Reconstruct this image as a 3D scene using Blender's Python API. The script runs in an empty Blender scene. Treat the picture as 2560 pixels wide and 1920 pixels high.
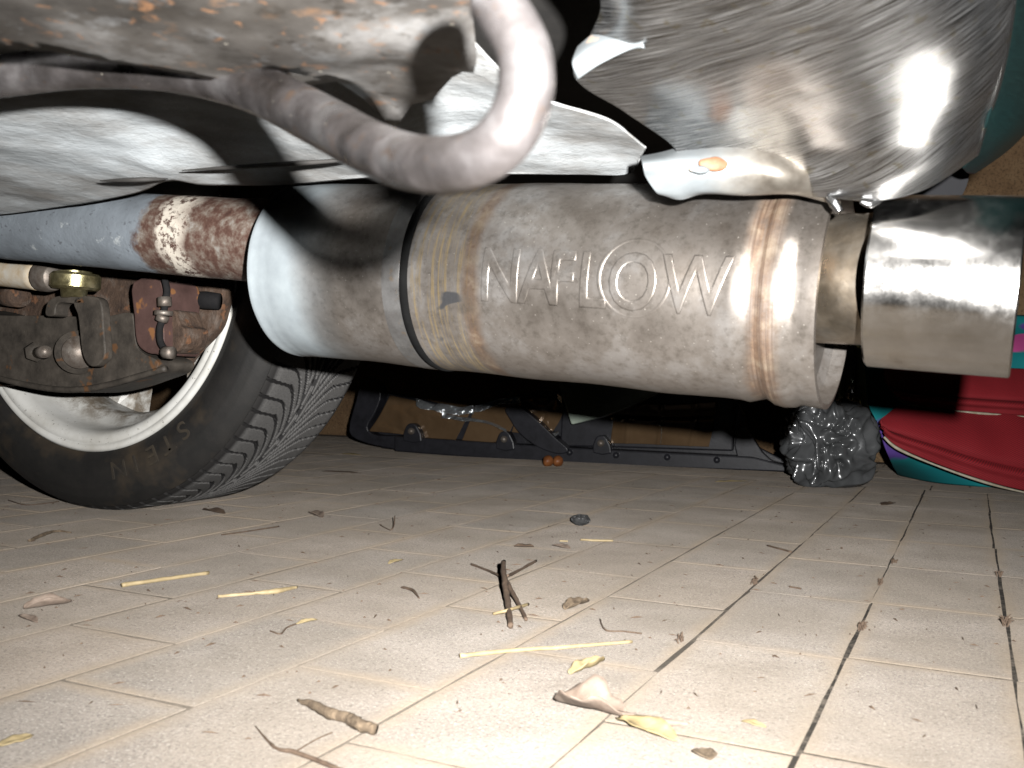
import bpy, bmesh, math, random
from mathutils import Vector, Matrix, noise
random.seed(7)
S = bpy.context.scene
COL = S.collection
# ------------------------------------------------------------------ camera, light, exposure
FPX = 2400.0                    # focal length in pixels of the 2560 x 1920 photograph
YAW = math.radians(25.6); ROLL = 0.02; HC = 0.19
FW = Vector((-math.sin(YAW), math.cos(YAW), 0))
_R0 = Vector((math.cos(YAW), math.sin(YAW), 0)); _U0 = Vector((0, 0, 1))
RT = _R0*math.cos(ROLL) + _U0*math.sin(ROLL)
UP = _U0*math.cos(ROLL) - _R0*math.sin(ROLL)
CAM = Vector((0, 0, HC))
camd = bpy.data.cameras.new('camera'); cam = bpy.data.objects.new('camera', camd); COL.objects.link(cam)
cam.matrix_world = Matrix(((RT.x, UP.x, -FW.x, CAM.x), (RT.y, UP.y, -FW.y, CAM.y), (RT.z, UP.z, -FW.z, CAM.z), (0, 0, 0, 1)))
camd.sensor_width = 36; camd.lens = 36*FPX/2560; camd.clip_start = 0.01; camd.clip_end = 500
camd.dof.use_dof = True; camd.dof.focus_distance = 1.15; camd.dof.aperture_fstop = 17
S.camera = cam
W = bpy.data.worlds.new('World'); S.world = W; W.use_nodes = True
wn = W.node_tree.nodes; wl = W.node_tree.links
sky = wn.new('ShaderNodeTexSky'); sky.sky_type = 'NISHITA'; sky.sun_disc = False
sky.sun_elevation = math.radians(4); sky.sun_rotation = math.radians(200)
wl.new(sky.outputs[0], wn['Background'].inputs[0]); wn['Background'].inputs[1].default_value = 0.001
fl = bpy.data.lights.new('camera_flash', 'SPOT'); fo = bpy.data.objects.new('camera_flash', fl); COL.objects.link(fo)
fo.matrix_world = cam.matrix_world @ Matrix.Rotation(math.radians(14), 4, 'X'); fo.location = CAM + RT*0.043 + UP*0.035
fl.energy = 132; fl.shadow_soft_size = 0.0055; fl.color = (1, .99, .975); fl.spot_size = math.radians(120); fl.spot_blend = 1
S.view_settings.view_transform = 'Standard'; S.view_settings.look = 'None'
S.cycles.diffuse_bounces = 0
S.view_settings.exposure = 0; S.view_settings.gamma = 1

# ------------------------------------------------------------------ pixel helpers (a pixel is a direction; distance from a plane)
def ray(px, py): return FW + RT*((px-1280)/FPX) - UP*((py-960)/FPX)
def P(px, py, z): return CAM + ray(px, py)*z
def G(px, py, zz=0.0):
    d = ray(px, py); return CAM + d*((zz-HC)/d.z)
def PY(px, py, Y):
    d = ray(px, py); return CAM + d*((Y-CAM.y)/d.y)
def PN(px, py, o, n):
    d = ray(px, py); return CAM + d*((o-CAM).dot(n)/d.dot(n))

# ------------------------------------------------------------------ object helpers
ORG = {}
def reg(o, loc, parent):
    ORG[o.name] = Vector(loc)
    o.parent = parent
    o.location = Vector(loc) - (ORG[parent.name] if parent else Vector())
def tag(o, label=None, cat=None, group=None, kind=None):
    if label: o['label'] = label
    if cat: o['category'] = cat
    if group: o['group'] = group
    if kind: o['kind'] = kind
    return o
def empty(name, loc, label, cat, group=None):
    o = bpy.data.objects.new(name, None); COL.objects.link(o); o.empty_display_size = .05
    reg(o, loc, None); return tag(o, label, cat, group)
def part(name, verts, faces, mat, parent=None, smooth=True, uvs=None, origin=None):
    vs = [Vector(v) for v in verts]
    c = origin if origin is not None else sum(vs, Vector())/len(vs)
    me = bpy.data.meshes.new(name); me.from_pydata([v-c for v in vs], [], faces)
    if uvs:
        l = me.uv_layers.new(name='UVMap')
        for p in me.polygons:
            for li in p.loop_indices: l.data[li].uv = uvs[me.loops[li].vertex_index]
    me.materials.append(mat)
    for p in me.polygons: p.use_smooth = smooth
    o = bpy.data.objects.new(name, me); COL.objects.link(o); reg(o, c, parent)
    return o
def solid(o, t, offset=-1, bevel=0):
    m = o.modifiers.new('thick', 'SOLIDIFY'); m.thickness = t; m.offset = offset
    return o
def cr(p, t):                       # Catmull-Rom through a list of tuples / Vectors, t in 0..len-1
    n = len(p); i = min(int(t), n-2); f = t-i
    a, b, c, d = p[max(i-1, 0)], p[i], p[i+1], p[min(i+2, n-1)]
    return b*1.0 + (c-a)*(.5*f) + (a*2-b*5+c*4-d)*(.5*f*f) + (b*3-a-c*3+d)*(.5*f*f*f)
def surf(name, rows, mat, parent=None, nu=60, nv=40, disp=None, thick=0, smooth=True, uvbend=0):
    rows = [[Vector(v) for v in r] for r in rows]
    vs = []; uv = []
    for j in range(nv+1):
        tj = (len(rows)-1)*j/nv
        for i in range(nu+1):
            ti = (len(rows[0])-1)*i/nu
            v = cr([cr(r, ti) for r in rows], tj)
            if disp: v = v + disp(i/nu, j/nv, v)
            vs.append(v); uv.append((i/nu, j/nv + uvbend*(i/nu)**2))
    fs = [(j*(nu+1)+i, j*(nu+1)+i+1, (j+1)*(nu+1)+i+1, (j+1)*(nu+1)+i) for j in range(nv) for i in range(nu)]
    o = part(name, vs, fs, mat, parent, smooth, uv)
    if thick: solid(o, thick, 0)
    return o
def tube_geo(pts, rad, seg=16, fine=8, cap=True):
    pts = [Vector(p) for p in pts]; rad = rad if isinstance(rad, (list, tuple)) else [rad]*len(pts)
    n = (len(pts)-1)*fine; path = [cr(pts, (len(pts)-1)*i/n) for i in range(n+1)]
    rr = []
    for i in range(n+1):
        t = (len(pts)-1)*i/n; k = min(int(t), len(pts)-2); rr.append(rad[k]+(rad[k+1]-rad[k])*(t-k))
    tan = (path[1]-path[0]).normalized(); nrm = tan.orthogonal().normalized()
    vs = []; fs = []
    for i, p in enumerate(path):
        t = (path[min(i+1, n)]-path[max(i-1, 0)]).normalized()
        nrm = (nrm - t*nrm.dot(t)).normalized(); b = t.cross(nrm)
        for k in range(seg):
            a = 2*math.pi*k/seg; vs.append(p+(nrm*math.cos(a)+b*math.sin(a))*rr[i])
    for i in range(n):
        for k in range(seg):
            fs.append((i*seg+k, i*seg+(k+1) % seg, (i+1)*seg+(k+1) % seg, (i+1)*seg+k))
    if cap: fs.append(tuple(range(seg-1, -1, -1))); fs.append(tuple(n*seg+k for k in range(seg)))
    return vs, fs
def tube(name, pts, rad, mat, parent=None, seg=16, fine=8):
    vs, fs = tube_geo(pts, rad, seg, fine); return part(name, vs, fs, mat, parent)
def prism(name, front, vec, mat, parent=None, bevel=.002):      # outline (points on a plane) pushed back along vec
    vec = Vector(vec)
    bm = bmesh.new(); f = bm.faces.new([bm.verts.new(p) for p in front])
    g = bmesh.ops.extrude_face_region(bm, geom=[f])
    bmesh.ops.translate(bm, verts=[e for e in g['geom'] if isinstance(e, bmesh.types.BMVert)], vec=vec)
    bmesh.ops.recalc_face_normals(bm, faces=bm.faces)
    if bevel: bmesh.ops.bevel(bm, geom=list(bm.edges), offset=bevel, segments=2, profile=.5, affect='EDGES', clamp_overlap=True)
    bmesh.ops.triangulate(bm, faces=[f for f in bm.faces if len(f.verts) > 4])
    vs = [v.co.copy() for v in bm.verts]; bm.verts.index_update(); fs = [[v.index for v in f.verts] for f in bm.faces]; bm.free()
    return part(name, vs, fs, mat, parent, False)
def smooth_outline(pts, n=6):
    pts = [Vector((p[0], p[1], 0)) for p in pts]; m = len(pts); out = []
    for i in range(m):
        q = [pts[(i-1) % m], pts[i], pts[(i+1) % m], pts[(i+2) % m]]
        for k in range(n):
            v = cr(q, 1+k/n); out.append((v.x, v.y))
    return out
def revolve_geo(prof, seg=96, a0=0, a1=2*math.pi):              # profile (z, r) about local z
    vs = []; fs = []; n = len(prof)
    for k in range(seg):
        a = 2*math.pi*k/seg
        for z, r in prof: vs.append(Vector((r*math.cos(a), r*math.sin(a), z)))
    for k in range(seg):
        for i in range(n-1):
            k2 = (k+1) % seg; fs.append((k*n+i, k2*n+i, k2*n+i+1, k*n+i+1))
    return vs, fs
def local_part(name, vs, fs, mat, parent, smooth=True, uvs=None):   # geometry already in the parent's own frame
    me = bpy.data.meshes.new(name); me.from_pydata(vs, [], fs); me.materials.append(mat)
    for p in me.polygons: p.use_smooth = smooth
    o = bpy.data.objects.new(name, me); COL.objects.link(o); o.parent = parent
    return o
def sharp(o, ang=35):
    o.data.set_sharp_from_angle(angle=math.radians(ang)); return o

# ------------------------------------------------------------------ material helpers
class MT:
    def __init__(s, name, rough=.6, metal=0.0):
        s.m = bpy.data.materials.new(name); s.m.use_nodes = True; s.t = s.m.node_tree; s.n = s.t.nodes
        s.b = s.n['Principled BSDF']; s.b.inputs['Roughness'].default_value = rough; s.b.inputs['Metallic'].default_value = metal
        s.tc = s.n.new('ShaderNodeTexCoord'); s.geo = s.n.new('ShaderNodeNewGeometry')
    def link(s, a, b): s.t.links.new(a, b)
    def coord(s, kind='pos', scale=(1, 1, 1)):
        src = s.geo.outputs['Position'] if kind == 'pos' else s.tc.outputs[kind]
        mp = s.n.new('ShaderNodeMapping'); mp.inputs['Scale'].default_value = scale; s.link(src, mp.inputs[0]); return mp.outputs[0]
    def noise(s, scale, detail=4, rough=.55, co=None, dist=0):
        x = s.n.new('ShaderNodeTexNoise'); x.inputs['Scale'].default_value = scale; x.inputs['Detail'].default_value = detail
        x.inputs['Roughness'].default_value = rough; x.inputs['Distortion'].default_value = dist
        s.link(co if co else s.geo.outputs['Position'], x.inputs['Vector']); return x.outputs[0]
    def vor(s, scale, co=None, feat='F1'):
        x = s.n.new('ShaderNodeTexVoronoi'); x.inputs['Scale'].default_value = scale; x.feature = feat
        s.link(co if co else s.geo.outputs['Position'], x.inputs['Vector']); return x.outputs['Distance']
    def ramp(s, fac, stops, interp='LINEAR'):
        r = s.n.new('ShaderNodeValToRGB'); e = r.color_ramp.elements; r.color_ramp.interpolation = interp
        while len(e) < len(stops): e.new(.5)
        for el, (p, c) in zip(e, stops):
            el.position = p; el.color = (c if len(c) == 4 else (*c, 1)) if isinstance(c, (tuple, list)) else (c, c, c, 1)
        s.link(fac, r.inputs[0]); return r.outputs[0]
    def mix(s, fac, a, b, mode='MIX'):
        x = s.n.new('ShaderNodeMix'); x.data_type = 'RGBA'; x.blend_type = mode
        for v, i in ((fac, 0), (a, 6), (b, 7)):
            if isinstance(v, (int, float)): x.inputs[i].default_value = v if i == 0 else (v, v, v, 1)
            elif isinstance(v, tuple): x.inputs[i].default_value = (*v, 1)
            else: s.link(v, x.inputs[i])
        return x.outputs[2]
    def math(s, op, a, b=0.0):
        x = s.n.new('ShaderNodeMath'); x.operation = op
        for v, i in ((a, 0), (b, 1)):
            if isinstance(v, (int, float)): x.inputs[i].default_value = v
            else: s.link(v, x.inputs[i])
        return x.outputs[0]
    def xyz(s, kind='Object'):
        x = s.n.new('ShaderNodeSeparateXYZ'); s.link(s.geo.outputs['Position'] if kind == 'pos' else s.tc.outputs[kind], x.inputs[0]); return x.outputs
    def col(s, c): 
        if isinstance(c, tuple): s.b.inputs['Base Color'].default_value = (*c, 1)
        else: s.link(c, s.b.inputs['Base Color'])
        return s
    def rough(s, c): s.link(c, s.b.inputs['Roughness']); return s
    def metal(s, c): s.link(c, s.b.inputs['Metallic']); return s
    def bump(s, h, strength=.5, dist=.001):
        x = s.n.new('ShaderNodeBump'); x.inputs['Strength'].default_value = strength; x.inputs['Distance'].default_value = dist
        s.link(h, x.inputs['Height'])
        last = s.b.inputs['Normal'].links
        if last: s.link(last[0].from_socket, x.inputs['Normal'])
        s.link(x.outputs[0], s.b.inputs['Normal']); return s

def noisy(name, c1, c2, scale=60, rough=.6, metal=0, bump=.3, bd=.001, specks=None, c3=None):
    m = MT(name, rough, metal); n = m.noise(scale, 6, .65)
    st = [(.3, c1), (.7, c2)] if c3 is None else [(.3, c1), (.52, c2), (.72, c3)]
    c = m.ramp(n, st)
    if specks:
        v = m.noise(specks[0], 2, .5); c = m.mix(m.ramp(v, [(specks[1], 0), (specks[1]+.06, 1)]), c, specks[2])
    m.col(c)
    if bump: m.bump(m.noise(scale*3, 5, .65), bump, bd)
    return m.m

# pavers: grainy concrete, strongly rough diffuse
def paver_mat():
    m = MT('paver_concrete', .95); oi = m.n.new('ShaderNodeObjectInfo')
    base = m.ramp(m.noise(16, 6, .6), [(.3, (.205, .177, .152)), (.5, (.295, .258, .224)), (.7, (.365, .32, .276))])
    base = m.mix(.5, base, m.ramp(oi.outputs['Random'], [(0, (.24, .222, .2)), (.35, (.34, .285, .235)), (.7, (.28, .253, .224)), (1, (.37, .31, .25))]))
    g = m.noise(360, 5, .85)
    base = m.mix(m.ramp(g, [(.33, 1), (.46, 0)]), base, (.045, .043, .04))
    base = m.mix(m.ramp(m.noise(520, 4, .8), [(.56, 0), (.68, 1)]), base, (.55, .52, .47))
    base = m.mix(m.ramp(m.noise(420, 4, .75), [(.3, .55), (.5, 0)]), base, (.11, .1, .088))
    z = m.xyz('pos')[2]
    edge = m.ramp(m.math('MULTIPLY', z, -100.0), [(0.1, 0), (.5, 1)])
    base = m.mix(m.math('MULTIPLY', edge, m.ramp(m.noise(11, 4, .6), [(.35, .0), (.65, .7)])), base, (.36, .31, .24))
    ob = m.xyz('Object')
    ex = m.math('SUBTRACT', .0537, m.math('ABSOLUTE', ob[0])); ey = m.math('SUBTRACT', .1, m.math('ABSOLUTE', ob[1]))
    ed = m.math('ADD', m.math('MINIMUM', ex, ey), m.math('MULTIPLY', m.math('SUBTRACT', m.noise(45, 4, .7), .5), .016))
    dust = m.math('MULTIPLY', m.ramp(ed, [(.0, 1), (.014, 0)]), m.ramp(m.noise(5, 3, .6), [(.36, .15), (.56, .95)]))
    base = m.mix(dust, base, m.ramp(m.noise(330, 4, .8), [(.3, (.24, .195, .148)), (.7, (.37, .305, .235))]))
    stain = m.ramp(m.noise(5.5, 3, .5), [(.42, .38), (.62, 0)])
    base = m.mix(stain, base, (.19, .16, .125))
    d = m.n.new('ShaderNodeBsdfDiffuse'); d.inputs['Roughness'].default_value = 1; m.link(base, d.inputs[0])
    b = m.n.new('ShaderNodeBump'); b.inputs['Strength'].default_value = .85; b.inputs['Distance'].default_value = .0014
    m.link(m.math('ADD', m.math('ADD', g, m.noise(230, 5, .75)), m.noise(60, 3, .6)), b.inputs['Height']); m.link(b.outputs[0], d.inputs['Normal'])
    m.link(d.outputs[0], m.n['Material Output'].inputs[0])
    return m.m
def sand_mat():
    m = MT('joint_sand', 1); x = m.xyz('pos')
    base = m.ramp(m.noise(260, 5, .7), [(.3, (.2, .167, .13)), (.7, (.32, .268, .21))])
    dark = m.ramp(m.noise(40, 6, .75), [(.36, .15), (.52, 1)])
    near = m.ramp(x[0], [(0, 0), (.5, 0)])
    wm = m.n.new('ShaderNodeMapRange'); wm.inputs[1].default_value = -.33; wm.inputs[2].default_value = -.12; m.link(x[0], wm.inputs[0])
    base = m.mix(m.math('MULTIPLY', dark, wm.outputs[0]), base, (.035, .028, .02))
    m.col(base).bump(m.noise(500, 3), .6, .001); return m.m
M_PAVER = paver_mat(); M_SAND = sand_mat()
def dirty_metal(name, dark, mid, light, rust, scale=30, metal=.6, rough=.42, specks=True):
    m = MT(name, rough, metal)
    c = m.ramp(m.noise(scale, 6, .65), [(.28, dark), (.5, mid), (.72, light)])
    if specks:
        c = m.mix(m.ramp(m.noise(scale*3.2, 4, .6), [(.62, 0), (.74, .8)]), c, rust)
        c = m.mix(m.math('MULTIPLY', m.ramp(m.vor(scale*6), [(.05, 1), (.1, 0)]), m.ramp(m.noise(scale*1.3, 2), [(.48, 0), (.6, .8)])), c, (.6, .55, .46))
    m.col(c); m.rough(m.ramp(m.noise(scale*1.7, 5), [(.3, rough-.12), (.7, rough+.2)]))
    m.bump(m.noise(scale*5, 5, .7), .35, .0008); return m.m
M_PLATE = dirty_metal('rusty_plate', (.022, .019, .016), (.055, .05, .045), (.19, .185, .18), (.13, .075, .042), 15, .3, .4)
def plate_extra(mat):
    nt = mat.node_tree; b = nt.nodes['Principled BSDF']; src = b.inputs['Base Color'].links[0].from_socket
    m = MT.__new__(MT); m.m = mat; m.t = nt; m.n = nt.nodes; m.b = b; m.geo = [n for n in nt.nodes if n.bl_idname == 'ShaderNodeNewGeometry'][0]; m.tc = None
    c = m.mix(m.ramp(m.noise(55, 4, .7), [(.56, 0), (.7, .7)]), src, (.13, .13, .13))
    c = m.mix(m.ramp(m.noise(95, 4, .65, None, .5), [(.60, 0), (.68, .85)]), c, (.17, .088, .045))
    c = m.mix(m.ramp(m.noise(80, 3, .6), [(.3, .8), (.42, 0)]), c, (.02, .017, .014))
    m.col(c)
plate_extra(M_PLATE)
M_HOOK = dirty_metal('hook_steel', (.055, .047, .043), (.135, .122, .12), (.27, .258, .256), (.15, .095, .06), 30, .88, .3)
def pan_mat():
    m = MT('underseal_white', .62)
    c = m.ramp(m.noise(7, 5, .6), [(.25, (.42, .42, .41)), (.45, (.56, .59, .6)), (.7, (.62, .66, .68))])
    c = m.mix(m.ramp(m.noise(6, 6, .7), [(.46, 0), (.66, .75)]), c, (.19, .165, .14))
    m.col(c); m.bump(m.noise(75, 4, .6), .3, .003); m.bump(m.noise(600, 3), .3, .0008); return m.m
M_PAN = pan_mat()
M_BLACKFLOOR = noisy('dark_floor', (.012, .011, .01), (.03, .027, .024), 20, .8)
M_PRIMER = noisy('white_primer', (.08, .088, .092), (.135, .146, .15), 25, .55, 0, .25, .0006, specks=(60, .64, (.25, .2, .16)))
M_RUBBER = noisy('black_rubber', (.008, .008, .009), (.02, .019, .019), 40, .95); M_RUBBER.node_tree.nodes['Principled BSDF'].inputs['Specular IOR Level'].default_value = .15
def chrome_mat():
    m = MT('dirty_chrome', .2, 1)
    uv = m.coord('UV', (7, 300, 1)); uv2 = m.coord('UV', (26, 44, 1))
    st = m.noise(1, 5, .7, uv, .6); sp = m.noise(1, 5, .7, uv2)
    c = m.ramp(st, [(.3, (.12, .12, .12)), (.5, (.27, .27, .27)), (.75, (.55, .545, .54))])
    dirt = m.ramp(m.noise(130, 3, .6), [(.60, 0), (.68, 1)])
    c = m.mix(dirt, c, (.25, .235, .2)); m.col(c)
    m.metal(m.ramp(m.noise(1, 4, .6, uv), [(.45, 1), (.75, .85)]))
    m.rough(m.ramp(st, [(.3, .2), (.75, .38)])); m.bump(st, .07, .001); m.bump(m.noise(45, 4), .10, .002)
    return m.m
M_CHROME = chrome_mat()
M_NECK = dirty_metal('neck_steel', (.22, .17, .11), (.42, .35, .27), (.55, .5, .43), (.4, .25, .12), 22, .95, .3, False)
def tip_mat():
    m = MT('polished_steel', .1, 1)
    o = m.coord('Object', (60, 60, 6)); sc = m.noise(1, 6, .75, m.coord('Object', (14, 14, 700)))
    n = m.noise(50, 5, .7)
    m.col(m.ramp(n, [(.3, (.64, .62, .59)), (.6, (.74, .72, .69)), (.8, (.78, .76, .73))]))
    m.rough(m.ramp(m.noise(28, 5, .75), [(.35, .12), (.55, .2), (.75, .32)])); m.bump(sc, .05, .0006); m.bump(n, .06, .001)
    return m.m
M_TIP = tip_mat()
def muffler_mat(L):
    m = MT('muffler_steel', .4, .6); x = m.xyz('Object'); t = m.math('DIVIDE', x[2], L)
    tw = m.math('ADD', t, m.math('MULTIPLY', m.math('SUBTRACT', m.noise(14, 4, .6), .5), .05))
    n = m.noise(22, 6, .65); fine = m.noise(160, 5, .7)
    steel = m.ramp(n, [(.28, (.11, .094, .08)), (.5, (.195, .175, .157)), (.72, (.33, .32, .31))])
    steel = m.mix(m.ramp(fine, [(.3, .5), (.5, 0)]), steel, (.05, .043, .034))
    steel = m.mix(m.ramp(m.vor(190), [(.05, 1), (.1, 0)]), steel, (.4, .37, .33))
    # a brown film on the lower half, where the road spray collects
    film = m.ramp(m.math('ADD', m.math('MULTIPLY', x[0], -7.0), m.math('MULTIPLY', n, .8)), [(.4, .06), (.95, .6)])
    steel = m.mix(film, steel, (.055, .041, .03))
    scr = m.noise(1, 5, .7, m.coord('Object', (20, 20, 420)))
    yel = m.ramp(t, [(.36, 0), (.37, 1), (.46, 1), (.5, 0)])
    steel = m.mix(m.math('MULTIPLY', yel, m.ramp(scr, [(.5, 0), (.62, .75)])), steel, (.27, .2, .10))
    r1 = m.ramp(tw, [(.465, 0), (.48, .7), (.495, .7), (.51, 0)])
    r2 = m.ramp(tw, [(.925, 0), (.942, .75), (.965, .75), (.985, 0)])
    rustc = m.ramp(m.noise(70, 5, .7), [(.3, (.05, .027, .016)), (.5, (.125, .07, .038)), (.7, (.24, .18, .12))])
    c = m.mix(m.math('MULTIPLY', r1, m.ramp(n, [(.35, .2), (.6, 1)])), steel, rustc)
    c = m.mix(m.math('MULTIPLY', r2, m.ramp(scr, [(.3, .5), (.6, 1)])), c, rustc)
    stripe = m.ramp(m.noise(1, 4, .7, m.coord('Object', (3, 3, 260))), [(.42, 1), (.52, 0)])
    c = m.mix(m.math('MULTIPLY', m.math('MULTIPLY', r2, stripe), .8), c, (.05, .03, .02))
    pat = m.ramp(m.noise(11, 3, .5, None, 1.2), [(.66, 0), (.675, 1)])
    pz = m.math('MULTIPLY', pat, m.ramp(t, [(.375, 0), (.385, 1), (.46, 1), (.47, 0)]))
    c = m.mix(pz, c, (.075, .075, .078))
    white = m.ramp(tw, [(.0, 1), (.1, 1), (.155, .35), (.21, 0)])
    wc = m.ramp(m.noise(40, 5, .6), [(.3, (.19, .212, .225)), (.7, (.25, .278, .29))])
    c = m.mix(white, c, wc)
    band = m.ramp(t, [(.310, 0), (.314, .8), (.345, .8), (.349, 0)])
    c = m.mix(m.math('MULTIPLY', band, m.ramp(scr, [(.35, .3), (.6, 1)])), c, (.26, .26, .27))
    m.col(c)
    rusty = m.math('MAXIMUM', m.math('MAXIMUM', white, r2), film)
    m.metal(m.math('MULTIPLY', m.math('SUBTRACT', 1.0, rusty), .88))
    m.rough(m.ramp(n, [(.3, .46), (.7, .32)])); m.bump(fine, .15, .0006); m.bump(m.math('MULTIPLY', scr, yel), .3, .0008); m.bump(m.noise(30, 3), .15, .003)
    return m.m
def pipe_mat():
    m = MT('grey_painted_pipe', .5, 0); x = m.xyz('Object')
    c = m.ramp(m.noise(14, 5, .6), [(.3, (.13, .145, .16)), (.6, (.2, .225, .25)), (.8, (.26, .29, .315))])
    c = m.mix(m.ramp(m.noise(130, 5, .7), [(.60, 0), (.66, .8)]), c, (.08, .085, .095))
    c = m.mix(m.ramp(m.noise(30, 5, .7), [(.64, 0), (.70, .7)]), c, (.4, .42, .42))
    w = m.math('ADD', x[2], m.math('MULTIPLY', m.math('SUBTRACT', m.noise(30, 5, .65), .5), .05))
    rust = m.ramp(m.noise(85, 6, .7), [(.3, (.04, .02, .016)), (.45, (.075, .04, .03)), (.58, (.14, .11, .09)), (.7, (.22, .205, .185))])
    mw = m.n.new('ShaderNodeMapRange'); mw.inputs[1].default_value = -.150; mw.inputs[2].default_value = -.142; m.link(w, mw.inputs[0])
    c = m.mix(mw.outputs[0], c, rust)
    fl = m.n.new('ShaderNodeMapRange'); fl.inputs[1].default_value = -.124; fl.inputs[2].default_value = -.112; m.link(w, fl.inputs[0])
    f2 = m.n.new('ShaderNodeMapRange'); f2.inputs[1].default_value = -.078; f2.inputs[2].default_value = -.096; m.link(w, f2.inputs[0])
    flake = m.ramp(m.noise(120, 6, .75), [(.44, 0), (.5, 1)])
    c = m.mix(m.math('MULTIPLY', m.math('MULTIPLY', fl.outputs[0], f2.outputs[0]), flake), c, (.52, .47, .4))
    m.col(c); m.bump(m.noise(90, 6, .7), .5, .002); return m.m

# ================================================================== ground
g = part('ground', [(-30, -30, -.0004), (30, -30, -.0004), (30, 30, -.0004), (-30, 30, -.0004)], [(0, 1, 2, 3)], M_SAND, None, False)
tag(g, 'sandy bed of the grey beige block paving', kind='structure')
PWX, PLY, GAP = .1075, .2, .0010
def brick_mesh(w, l, seed):
    rnd = random.Random(seed); h = .05; c = .0022
    a, b = w/2, l/2
    base = [(-1, -1), (-.35, -1), (.35, -1), (1, -1), (1, -.5), (1, 0), (1, .5), (1, 1), (.35, 1), (-.35, 1), (-1, 1), (-1, .5), (-1, 0), (-1, -.5)]
    jit = [(rnd.uniform(-.0010, .0004), rnd.uniform(0, .0018)) for _ in base]
    def ring(ix, z, k):
        out = []
        for (sx, sy), (j, j2) in zip(base, jit):
            cut = ix + (j2*k if abs(sx)+abs(sy) > 1.9 else j2*k*.6)
            out.append(Vector((sx*(a+j*(abs(sx) == 1)) - (cut if sx == 1 else -cut if sx == -1 else 0), sy*(b+j*(abs(sy) == 1)) - (cut if sy == 1 else -cut if sy == -1 else 0), z)))
        return out
    n = len(base)
    vs = ring(0, -h, 0)+ring(0, -.00012, 0)+ring(c, 0, 1)
    fs = []
    for k in range(2):
        for i in range(n): fs.append((k*n+i, k*n+(i+1) % n, k*n+n+(i+1) % n, k*n+n+i))
    fs.append(tuple(range(2*n, 3*n)))
    me = bpy.data.meshes.new('paver'); me.from_pydata(vs, [], fs); me.materials.append(M_PAVER)
    return me
bms = [brick_mesh(PWX-GAP-.0004*k, PLY-GAP-.0005*k, k) for k in range(6)]
spots = []
YE = 2.035
i0 = -22
for i in range(i0, 8):
    x0 = -.186 + PWX*i
    off = .715 if i % 2 == 0 else .82
    if i in (1, 2): off = (.62, .72)[i-1] + .1*(i == 1)
    y = off - .2*6
    while y < YE-.01:
        l = min(PLY, YE-y)
        if l > .06: spots.append((x0+PWX/2, y+l/2, l/PLY, False))
        y += PLY
for j in range(6):
    for k in range(-13, 4):
        spots.append((k*.2+(.1 if j % 2 else .03), YE+PWX*(j+.5), 1, True))
def seen(x, y):
    d = Vector((x, y, 0))-CAM; z = d.dot(FW)
    if z < .3: return None
    px = 1280+FPX*d.dot(RT)/z; py = 960-FPX*d.dot(UP)/z
    m = 2400*.13/z
    if px < -m or px > 2560+m or py > 1920+m*1.2: return None
    return z
vis = sorted([(seen(s[0], s[1]), s) for s in spots if seen(s[0], s[1])])
rest = [s for z, s in vis[300:]] + [s for s in spots if not seen(s[0], s[1])]
for z, (x, y, sc, rot) in vis[:300]:
    o = bpy.data.objects.new('paver', random.choice(bms)); COL.objects.link(o)
    reg(o, (x+random.uniform(-.0008, .0008), y+random.uniform(-.001, .001), random.uniform(0, .0004)), g)
    o.rotation_euler = (random.uniform(-.0006, .0006), random.uniform(-.0012, .0012), (math.pi/2 if rot else 0)+random.choice((0, math.pi))+random.uniform(-.004, .004))
    o.scale = (1, sc, 1)
if rest:
    vs = []; fs = []
    for (x, y, sc, rot) in rest:
        me = random.choice(bms); b = len(vs)
        for v in me.vertices:
            a, c = v.co.x, v.co.y*sc
            if rot: a, c = -c, a
            vs.append((x+a, y+c, v.co.z))
        fs += [tuple(b+k for k in p.vertices) for p in me.polygons]
    o = part('paver_field', vs, fs, M_PAVER, g, False); o['kind'] = 'stuff'

# ================================================================== wall behind
def wall_mat():
    m = MT('brown_render', .95)
    c = m.ramp(m.noise(9, 6, .7), [(.3, (.17, .10, .05)), (.5, (.27, .165, .085)), (.7, (.36, .24, .13))])
    c = m.mix(m.ramp(m.noise(150, 4, .7), [(.34, .8), (.5, 0)]), c, (.07, .045, .025))
    m.col(c); m.bump(m.noise(120, 6, .75), .9, .006); return m.m
WY = 2.76
w = part('wall', [(x, y, z) for z in (-.02, 2.6) for x, y in ((-5, WY), (4, WY), (4, WY+.2), (-5, WY+.2))],
         [(0, 1, 5, 4), (1, 2, 6, 5), (2, 3, 7, 6), (3, 0, 4, 7), (4, 5, 6, 7)], wall_mat(), None, False)
tag(w, 'rough brown rendered wall behind the black bumper and red panels', 'wall')

# ================================================================== car
car = empty('car', (-1.1, .36, 0), 'underside of a parked car with steel exhaust muffler and white wheel', 'car')
# floor above everything
part('floor', [(-2.6, -.35, .46), (-.1, -.35, .46), (-.1, 1.22, .46), (-2.6, 1.22, .46), (-2.6, -.35, .49), (-.1, -.35, .49), (-.1, 1.22, .49), (-2.6, 1.22, .49)],
     [(3, 2, 1, 0), (4, 5, 6, 7), (0, 1, 5, 4), (1, 2, 6, 5), (2, 3, 7, 6), (3, 0, 4, 7)], M_BLACKFLOOR, car, False)
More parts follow.
